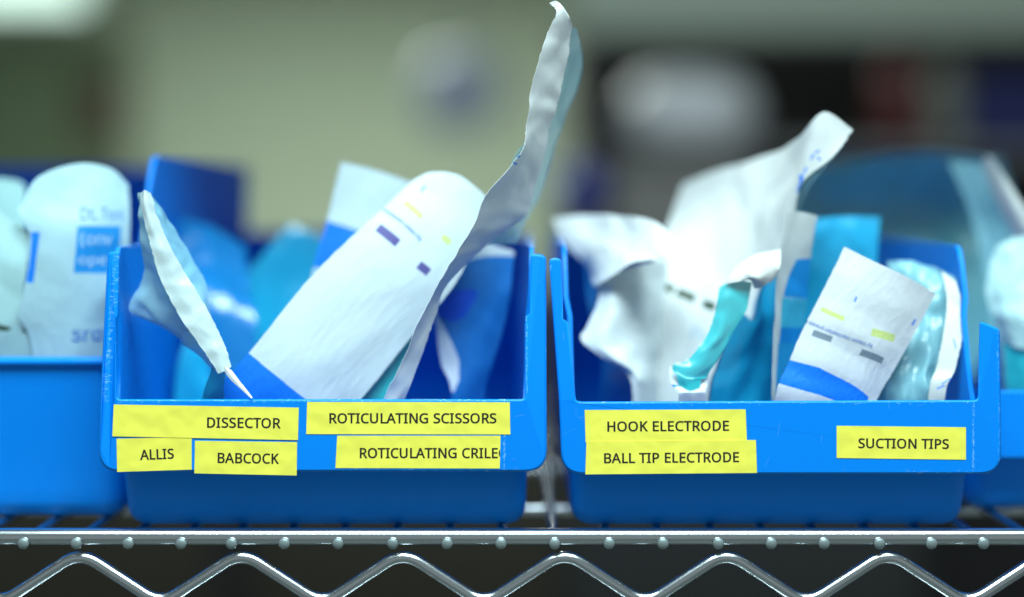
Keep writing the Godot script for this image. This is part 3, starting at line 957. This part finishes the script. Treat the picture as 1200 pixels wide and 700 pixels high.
	pr = [[BLUE, [[921, 421], [960, 431], [1019, 466], [1010, 486], [960, 463], [911, 449]]], [Color(0.2, 0.26, 0.32), bar(964, 394, 24, 7.5, 20)], [Color(0.2, 0.26, 0.32), bar(1022, 418, 28, 8, 22)], [LIME, bar(976, 368, 30, 6, 24)], [LIME, bar(1035, 393, 28, 9, 16)], [BLUE, bar(1003, 351, 6, 2, -70)], [BLUE, bar(1071, 378, 8, 2, -60)]]
	part("paper", sheet_mesh(s, 44, 64), paper("foremost_pouch_paper", s, pr, Color(0.76, 0.81, 0.85), 640, 768, 19), t)
	part("print", lettering(s, "by steam sterilization process only", Vector2(1023, 403), Vector2(938, 370), 6.0), M.blue_ink, t)
	part("film", sheet_mesh(s, 30, 44, 0.0002, -0.0014, -0.007), M.pale_film, t)

	# N: cyan film pouch at the back
	t = pouch("cyan film pouch with square top standing behind the foremost suction pouch", [990, 570, -90], R)
	s = sheet([[[940, 258, -92], [985, 254, -94], [1032, 254, -92]], [[940, 300, -90], [985, 300, -90], [1028, 300, -90]], [[938, 380, -88], [985, 380, -88], [1026, 380, -88]], [[938, 999, -86], [985, 999, -86], [1024, 999, -86]]], 1.2, 26.0, 0.2, 141)
	part("film", sheet_mesh(s, 30, 40), M.cyan_film, t)
	part("paper", sheet_mesh(s, 20, 30, 0.0003, -0.002, -0.006, 0.0), paper("square_pouch_paper", s, [], Color(0.3, 0.62, 0.75), 128, 128, 20), t)

	# O: crumpled pouch at the right wall
	t = pouch("crumpled pale green pouch with cream edge at the right wall of its bin", [1080, 570, -40], R)
	s = sheet([[[1040, 306, -62], [1072, 306, -58], [1098, 314, -52], [1121, 329, -40]], [[1050, 345, -54], [1078, 345, -50], [1102, 350, -44], [1124, 362, -36]], [[1048, 385, -44], [1076, 388, -40], [1100, 392, -38], [1122, 398, -34]], [[1036, 425, -38], [1066, 428, -34], [1094, 432, -32], [1114, 434, -30]], [[1016, 470, -34], [1048, 470, -30], [1080, 470, -28], [1104, 470, -28]], [[1016, 999, -40], [1048, 999, -38], [1080, 999, -36], [1100, 999, -36]]], 4.2, 17.0, 0.4, 151)
	part("film", sheet_mesh(s, 60, 70), M.pale_film, t)
	part("inner_paper", sheet_mesh(s, 30, 40, 0.0003, -0.004, -0.004), paper("crumpled_inner_paper", s, [], Color(0.36, 0.66, 0.72), 128, 128, 21), t)
	s = sheet([[[1104, 318, -42], [1121, 330, -38]], [[1110, 352, -36], [1129, 364, -33]], [[1106, 390, -30], [1128, 394, -29]], [[1098, 430, -26], [1119, 434, -25]], [[1088, 470, -23], [1107, 470, -23]], [[1090, 999, -34], [1104, 999, -34]]], 0.5, 18.0, 0.4, 152)
	part("paper_edge", sheet_mesh(s, 12, 60), paper("cream_edge_paper", s, [[BLUE, bar(1119, 403, 12, 1.4, 75)], [BLUE, bar(1110, 447, 14, 1.4, -35)], [BLUE, bar(1103, 454, 10, 1.4, -20)]], Color(0.8, 0.84, 0.76), 128, 512, 22), t)

	# P: large dark teal film pouches at the back
	t = pouch("large dark teal film pouch rising at the back of the SUCTION TIPS bin", [1020, 570, -240], R)
	s = sheet([[[905, 215, -250], [985, 192, -240], [1075, 182, -230], [1175, 184, -220]], [[900, 260, -240], [985, 250, -250], [1075, 246, -250], [1190, 250, -215]], [[890, 340, -230], [985, 340, -236], [1060, 340, -236], [1190, 340, -210]], [[890, 999, -210], [970, 999, -214], [1040, 999, -214], [1090, 999, -210]]], 2.5, 30.0, 0.4, 161)
	part("film", sheet_mesh(s, 44, 40), M.deep_film, t)
	part("inner_paper", sheet_mesh(s, 24, 24, 0.0003, -0.006, -0.006), paper("deep_pouch_paper", s, [], Color(0.66, 0.9, 0.87), 128, 128, 23), t)

	var Q := "bin at the right edge"
	t = pouch("blurred teal pouch with white upright edge in the bin cut by the right side", [1220, 520, -110], Q)
	s = sheet([[[1110, 188, -150], [1150, 190, -140], [1166, 184, -126]], [[1130, 230, -146], [1165, 230, -136], [1190, 225, -124]], [[1150, 300, -140], [1190, 300, -130], [1230, 295, -122]], [[1170, 420, -120], [1210, 420, -118], [1260, 410, -118]], [[1190, 560, -110], [1230, 560, -110], [1280, 560, -110]]], 2.4, 30.0, 0.4, 171)
	part("film", sheet_mesh(s, 34, 40), M.pale_film, t)
	s = sheet([[[1152, 190, -128], [1158, 182, -122], [1165, 186, -118]], [[1162, 222, -126], [1176, 220, -116], [1190, 226, -112]], [[1184, 266, -122], [1198, 262, -112], [1214, 262, -108]], [[1206, 310, -120], [1224, 310, -112], [1240, 305, -108]]], 0.8, 20.0, 0.3, 172)
	part("paper_edge", sheet_mesh(s, 20, 40), paper("upright_edge_paper", s, [], Color(0.96, 1.0, 0.94), 128, 128, 24), t)
	t = pouch("pale crumpled pouch just right of the SUCTION TIPS bin, in the cut-off bin", [1210, 540, -80], Q)
	s = sheet([[[1168, 290, -100], [1190, 278, -96], [1225, 275, -90]], [[1156, 335, -94], [1188, 330, -86], [1230, 330, -80]], [[1164, 372, -88], [1190, 376, -78], [1235, 380, -72]], [[1176, 400, -86], [1195, 408, -76], [1240, 410, -70]]], 1.8, 22.0, 0.3, 181)
	part("paper", sheet_mesh(s, 30, 40), paper("pale_crumpled_paper", s, [], Color(0.5, 0.76, 0.76), 128, 128, 25), t)
	s = sheet([[[1176, 400, -86], [1200, 384, -80], [1240, 370, -74]], [[1180, 430, -84], [1204, 416, -76], [1240, 410, -70]], [[1180, 480, -84], [1204, 480, -78], [1240, 480, -74]], [[1184, 560, -86], [1204, 560, -86], [1240, 560, -86]]], 1.6, 22.0, 0.3, 182)
	part("film", sheet_mesh(s, 24, 30), M.sea_film, t)

	var N := "bin at the left edge"
	t = pouch("rounded white pouch with blue printed block in the unlabelled bin at the left edge", [80, 520, -80], N)
	s = sheet([[[26, 240, -55], [44, 208, -58], [92, 192, -64], [130, 198, -70], [150, 216, -75]], [[21, 248, -51], [52, 238, -54], [94, 238, -57], [126, 240, -63], [152, 244, -70]], [[34, 275, -49], [60, 275, -49], [94, 275, -52], [126, 275, -60], [152, 275, -68]], [[30, 335, -48], [58, 335, -48], [92, 335, -51], [122, 335, -58], [148, 335, -67]], [[22, 370, -48], [54, 375, -48], [90, 375, -51], [120, 375, -58], [144, 375, -66]], [[38, 412, -49], [62, 412, -49], [92, 412, -52], [120, 412, -58], [142, 412, -66]], [[40, 560, -52], [64, 560, -52], [92, 560, -55], [118, 560, -60], [138, 560, -64]]], 0.8, 34.0, 0.4, 191)
	pr = [[BLUE, [[35.5, 272], [46, 272], [43, 300], [39, 332], [29, 331], [34, 312]]], [Color(0.01, 0.26, 0.66), [[91, 265], [141, 265], [138, 321], [86, 320]]]]
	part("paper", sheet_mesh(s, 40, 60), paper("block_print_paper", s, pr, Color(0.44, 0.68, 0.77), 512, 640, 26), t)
	part("print", lettering(s, "Dt. Toni", Vector2(94, 258), Vector2(144, 258), 15), M.blue_ink, t)
	part("print", lettering(s, "(onv", Vector2(94, 290), Vector2(130, 290), 17), M.pale_ink, t)
	part("print", lettering(s, "ope", Vector2(92, 314), Vector2(124, 314), 13), M.pale_ink, t)
	part("print", lettering(s, "srdi", Vector2(84, 400), Vector2(124, 400), 15), M.blue_ink, t)
	t = pouch("pale teal pouch with dark dash at the far left edge of the photo", [10, 520, -60], N)
	s = sheet([[[-40, 232, -62], [-10, 240, -60], [12, 257, -58], [36, 274, -54]], [[-40, 300, -56], [-12, 300, -54], [10, 305, -52], [31, 318, -50]], [[-40, 360, -54], [-14, 360, -52], [6, 362, -51], [24, 366, -50]], [[-40, 416, -54], [-10, 416, -53], [14, 416, -52], [38, 414, -51]], [[-40, 560, -60], [-10, 560, -60], [14, 560, -60], [38, 560, -60]]], 0.9, 30.0, 0.4, 201)
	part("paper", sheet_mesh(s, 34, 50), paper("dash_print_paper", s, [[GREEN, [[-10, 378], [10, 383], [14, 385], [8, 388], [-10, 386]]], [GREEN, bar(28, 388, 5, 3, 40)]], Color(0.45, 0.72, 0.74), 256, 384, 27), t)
	t = pouch("pale pouch top showing behind the dash-marked pouch at the far left", [-10, 520, -120], N)
	s = sheet([[[-60, 212, -112], [-20, 208, -112], [22, 212, -112], [30, 222, -112]], [[-60, 260, -108], [-20, 260, -108], [20, 260, -108], [30, 262, -108]], [[-60, 400, -104], [-20, 400, -104], [20, 400, -104], [30, 400, -104]], [[-60, 560, -104], [-20, 560, -104], [20, 560, -104], [30, 560, -104]]], 1.0, 30.0, 0.3, 211)
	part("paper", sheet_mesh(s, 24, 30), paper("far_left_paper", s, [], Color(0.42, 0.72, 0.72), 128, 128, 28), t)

# ---------------------------------------------------------------- the blurred surroundings
func pbox(x0: float, y0: float, x1: float, y1: float, z: float, deep: float, ch := 0.004) -> ArrayMesh:
	var a := P(x0, y1, z)
	var b := P(x1, y0, z)
	return box_mesh(Vector3(a.x, a.y, (z - deep) * 0.001), Vector3(b.x, b.y, z * 0.001), ch)

func plaster(called: String, col: Color, seed_: int) -> StandardMaterial3D:
	var m := mat(called, Color.WHITE, 0.8)
	var t := ramp(noise_tex(0.012, seed_, 5), [[0.0, Color(col.r * 0.86, col.g * 0.86, col.b * 0.84).linear_to_srgb()], [1.0, col.linear_to_srgb()]])
	m.albedo_color = Color.WHITE
	m.albedo_texture = t
	m.uv1_triplanar = true
	m.uv1_world_triplanar = true
	m.uv1_scale = Vector3(0.8, 0.8, 0.8)
	return m

func bottle_mesh(at: Vector3, r: float, h: float) -> ArrayMesh:
	var st := new_st()
	var prof := [[0.0, 0.0], [0.9, 0.0], [1.0, 0.03], [1.0, 0.66], [0.9, 0.74], [0.5, 0.82], [0.36, 0.86], [0.36, 0.92], [0.46, 0.93], [0.46, 0.99], [0.0, 1.0]]
	for i in prof.size() - 1:
		for k in 24:
			var q := []
			for e in [[i, k], [i + 1, k], [i + 1, k + 1], [i, k + 1]]:
				var a := TAU * float(e[1]) / 24.0
				q.append(at + Vector3(cos(a) * r * prof[e[0]][0], h * prof[e[0]][1], sin(a) * r * prof[e[0]][0]))
			st.set_smooth_group(i)
			quad(st, q[0], q[1], q[2], q[3])
	return done(st)

# a soft filled bag: a rounded body with lumps
func bag_mesh(c: Vector3, rx: float, ry: float, rz: float, seed_: int) -> ArrayMesh:
	var st := new_st()
	var n := FastNoiseLite.new()
	n.seed = seed_
	n.frequency = 1.6
	var f := func(i: int, j: int) -> Vector3:
		var a := TAU * float(i % 40) / 40.0
		var b := PI * (float(j) / 24.0 - 0.5)
		var d := Vector3(cos(a) * pow(cos(b), 0.6), sin(b), sin(a) * pow(cos(b), 0.6))
		var k := 1.0 + 0.16 * n.get_noise_3dv(d * 1.4) + 0.05 * (1.0 - 2.0 * absf(n.get_noise_3dv(d * 4.0 + Vector3.ONE * 9.0)))
		return c + Vector3(d.x * rx, d.y * ry, d.z * rz) * k
	for j in 24:
		for i in 40:
			quad(st, f.call(i, j), f.call(i + 1, j), f.call(i + 1, j + 1), f.call(i, j + 1))
	return done(st)

func make_background() -> void:
	# far wall
	structure("wall", box_mesh(Vector3(-5.0, 0.0, -6.2), Vector3(5.0, 2.7, -6.0), 0.005), plaster("green_grey_plaster", Color(0.5, 0.58, 0.45), 61))
	structure("floor", box_mesh(Vector3(-5.0, -0.1, -6.0), Vector3(5.0, 0.0, 3.0), 0.005), plaster("grey_floor", Color(0.2, 0.21, 0.2), 62))
	structure("ceiling", box_mesh(Vector3(-5.0, 2.7, -6.2), Vector3(5.0, 2.8, 3.0), 0.005), plaster("white_ceiling", Color(0.7, 0.72, 0.7), 63))
	# dull green door with a brown panel at the left of the wall
	var t := thing("door", "blurred dark green door at the left of the far wall", "door", P(45, 400, -5900))
	part("door_leaf", pbox(-60, 32, 148, 560, -5920, 60), mat("dark_green_paint", Color(0.11, 0.16, 0.09), 0.6), t)
	part("brown_panel", pbox(92, 80, 146, 175, -5900, 18), mat("brown_board", Color(0.07, 0.045, 0.03), 0.6), t)
	# bags hanging on the wall
	t = thing("plastic_bag", "blurred bluish grey plastic bag hanging behind the tall narrow pouch", "bag", P(535, 110, -2600))
	part("bag", bag_mesh(P(538, 108, -2600), 0.095, 0.09, 0.05, 4), mat("bluish_grey_plastic", Color(0.62, 0.68, 0.85), 0.35), t)
	part("hook", tube_mesh(PackedVector3Array([P(538, 75, -2600), P(540, 20, -2600), P(540, -60, -2600), P(540, -240, -2600)]), 0.006, 10), mat("grey_cord", Color(0.3, 0.3, 0.32), 0.6), t)
	# dark storage rack on the right
	t = thing("storage_rack", "blurred dark storage rack at the right of the background", "rack", P(960, 620, -1900))
	var dark := mat("dark_rack", Color(0.016, 0.013, 0.015), 0.6)
	var tan_ := mat("grey_green_header", Color(0.42, 0.47, 0.38), 0.6)
	part("header", pbox(672, -60, 1500, 40, -1780, 40), tan_, t)
	part("back_panel", pbox(664, 30, 1500, 1150, -2230, 16), dark, t)
	part("side_panel", pbox(672, 46, 682, 1150, -1790, 430), mat("taupe_rack_side", Color(0.12, 0.11, 0.11), 0.6), t)
	part("rack_shelf", pbox(686, 172, 1490, 186, -1800, 420), mat("grey_rack_shelf", Color(0.26, 0.25, 0.24), 0.6), t)
	part("rack_shelf", pbox(686, 300, 1490, 312, -1800, 420), mat("grey_rack_shelf", Color(0.26, 0.25, 0.24), 0.6), t)
	# things on the rack
	t = thing("plastic_bag", "blurred white bulging bag on the dark rack at the upper right", "bag", P(808, 172, -1900))
	part("bag", bag_mesh(P(808, 130, -1900), 0.118, 0.062, 0.09, 14), mat("white_plastic", Color(0.93, 0.92, 0.95), 0.4), t)
	t = thing("storage_box", "blurred taupe box on the rack below the white bag", "box", P(790, 300, -1900))
	part("box_body", pbox(715, 192, 880, 300, -1840, 240), mat("taupe_card", Color(0.3, 0.28, 0.26), 0.7), t)
	t = thing("jar", "blurred dark blue jar low on the rack beside the tall pouch", "jar", P(678, 250, -1700))
	part("jar_body", bag_mesh(P(677, 222, -1700), 0.04, 0.035, 0.035, 24), mat("navy_plastic", Color(0.004, 0.03, 0.4), 0.4), t)
	part("jar_stand", pbox(652, 246, 704, 420, -1690, 80), mat("dark_stand", Color(0.06, 0.05, 0.055), 0.6), t)
	t = thing("bottle", "blurred dark red bottle on the rack at the upper right", "bottle", P(1052, 172, -1900))
	part("bottle_body", bottle_mesh(P(1052, 172, -1900), 0.034, 0.19), mat("dark_red_plastic", Color(0.12, 0.01, 0.012), 0.4), t)
	t = thing("canister", "blurred grey canister between red bottle and navy box on the rack", "canister", P(1110, 172, -1900))
	part("canister_body", bottle_mesh(P(1110, 172, -1900), 0.034, 0.165), mat("grey_canister", Color(0.2, 0.2, 0.17), 0.5), t)
	t = thing("storage_box", "blurred navy blue box on the rack at the upper right edge", "box", P(1180, 172, -1900))
	part("box_body", pbox(1140, 88, 1240, 172, -1840, 200), mat("navy_card", Color(0.004, 0.008, 0.1), 0.5), t)
	t = thing("storage_box", "blurred deep blue box on the rack beneath the red bottle", "box", P(1010, 300, -1900))
	part("box_body", pbox(930, 192, 1080, 300, -1840, 200), mat("deep_blue_card", Color(0.004, 0.05, 0.22), 0.5), t)
	# cupboards below, seen under the shelf
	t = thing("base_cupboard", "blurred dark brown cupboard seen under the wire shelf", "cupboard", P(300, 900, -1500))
	part("cupboard_body", pbox(-400, 340, 660, 1160, -1500, 400), mat("dark_brown_wood", Color(0.03, 0.024, 0.013), 0.6), t)
	part("gap_shade_strip", pbox(250, 346, 288, 1150, -1470, 30, 0.004), mat("gap_shade_black", Color(0.012, 0.01, 0.012), 0.6), t)  # black strip standing in for the shade of a dark gap
	t = thing("base_cupboard", "blurred charcoal cupboard seen under the right half of the shelf", "cupboard", P(880, 900, -1500))
	part("cupboard_body", pbox(664, 340, 1080, 1160, -1500, 300), mat("charcoal_panel", Color(0.026, 0.027, 0.027), 0.6), t)

func lamp(called: String, label: String, at: Vector3, w: float, h: float, energy: float, col: Color, glow: float, down := true) -> void:
	var t := thing(called, label, "lamp", at)
	var body := mat("white_lamp_housing", Color(0.7, 0.7, 0.7), 0.5)
	var face := StandardMaterial3D.new()
	face.resource_name = "lamp_diffuser"
	face.albedo_color = Color(0.9, 0.9, 0.9)
	face.emission_enabled = true
	face.emission = col
	face.emission_energy_multiplier = glow
	var l := AreaLight3D.new()
	l.name = "lamp_light"
	l.area_size = Vector2(w, h)
	l.light_energy = energy
	l.light_color = col
	l.area_normalize_energy = true
	l.shadow_enabled = true
	l.area_range = 12.0
	if down:
		part("housing", box_mesh(at + Vector3(-w / 2 - 0.03, 0.004, -h / 2 - 0.03), at + Vector3(w / 2 + 0.03, 0.07, h / 2 + 0.03)), body, t)
		part("diffuser", box_mesh(at + Vector3(-w / 2, -0.006, -h / 2), at + Vector3(w / 2, 0.002, h / 2)), face, t)
		l.position = Vector3(0, -0.012, 0)
		l.rotation_degrees = Vector3(-90, 0, 0)
	else:
		part("housing", box_mesh(at + Vector3(-w / 2 - 0.03, -h / 2 - 0.03, -0.07), at + Vector3(w / 2 + 0.03, h / 2 + 0.03, -0.004)), body, t)
		part("diffuser", box_mesh(at + Vector3(-w / 2, -h / 2, -0.002), at + Vector3(w / 2, h / 2, 0.006)), face, t)
		l.position = Vector3(0, 0, 0.012)
		l.rotation_degrees = Vector3(0, 180, 0)
	t.add_child(l)

func _ready() -> void:
	# ---- camera
	var attr := CameraAttributesPhysical.new()
	attr.frustum_near = 0.05
	attr.frustum_far = 40.0
	attr.frustum_focal_length = 50.0
	attr.frustum_focus_distance = 0.652
	attr.exposure_aperture = 1.2
	var cam := Camera3D.new()
	cam.name = "camera"
	add_child(cam)
	cam.attributes = attr
	cam.position = Vector3(0, EYE, D)
	cam.near = 0.05
	cam.far = 40.0
	cam.projection = Camera3D.PROJECTION_FRUSTUM
	cam.size = 2.0 * (350.0 * S / D) * cam.near
	cam.frustum_offset = Vector2(0, -(350.0 - HORIZON) * S / D * cam.near)
	cam.current = true
	# ---- surroundings: light that the rest of the room throws back
	var env := Environment.new()
	env.background_mode = Environment.BG_COLOR
	env.background_color = Color(0.36, 0.42, 0.43).linear_to_srgb()
	env.background_energy_multiplier = 0.7
	env.tonemap_mode = Environment.TONE_MAPPER_LINEAR
	env.tonemap_exposure = 1.0
	env.sdfgi_enabled = true
	env.ssao_enabled = true
	env.ssil_enabled = true
	var we := WorldEnvironment.new()
	we.name = "environment"
	we.environment = env
	add_child(we)
	# ---- lamps
	lamp("ceiling_lamp", "white ceiling panel lamp above the shelf aisle", Vector3(0.05, 2.6, 0.62), 1.2, 0.6, 5.1, Color(0.88, 0.98, 1.0), 4.0)
	lamp("ceiling_lamp", "white ceiling panel lamp over the middle of the room", Vector3(-0.6, 2.6, -3.6), 1.2, 0.6, 10.0, Color(0.95, 1.0, 0.95), 4.0)
	lamp("wall_lamp", "bright white lamp at the upper left corner of the photo", P(-6, -44, -5700), 0.8, 0.36, 0.5, Color(0.85, 1.0, 0.93), 1.5, false)

	var face := SystemFont.new()
	face.font_names = PackedStringArray(["Droid Sans"])
	face.font_weight = 400
	var heavier := FontVariation.new()
	heavier.base_font = face
	heavier.variation_embolden = 0.35
	label_font = heavier
	font = face
	make_materials()
	worn_material()
	make_background()
	make_shelf()
	make_bins()
	make_pouches()
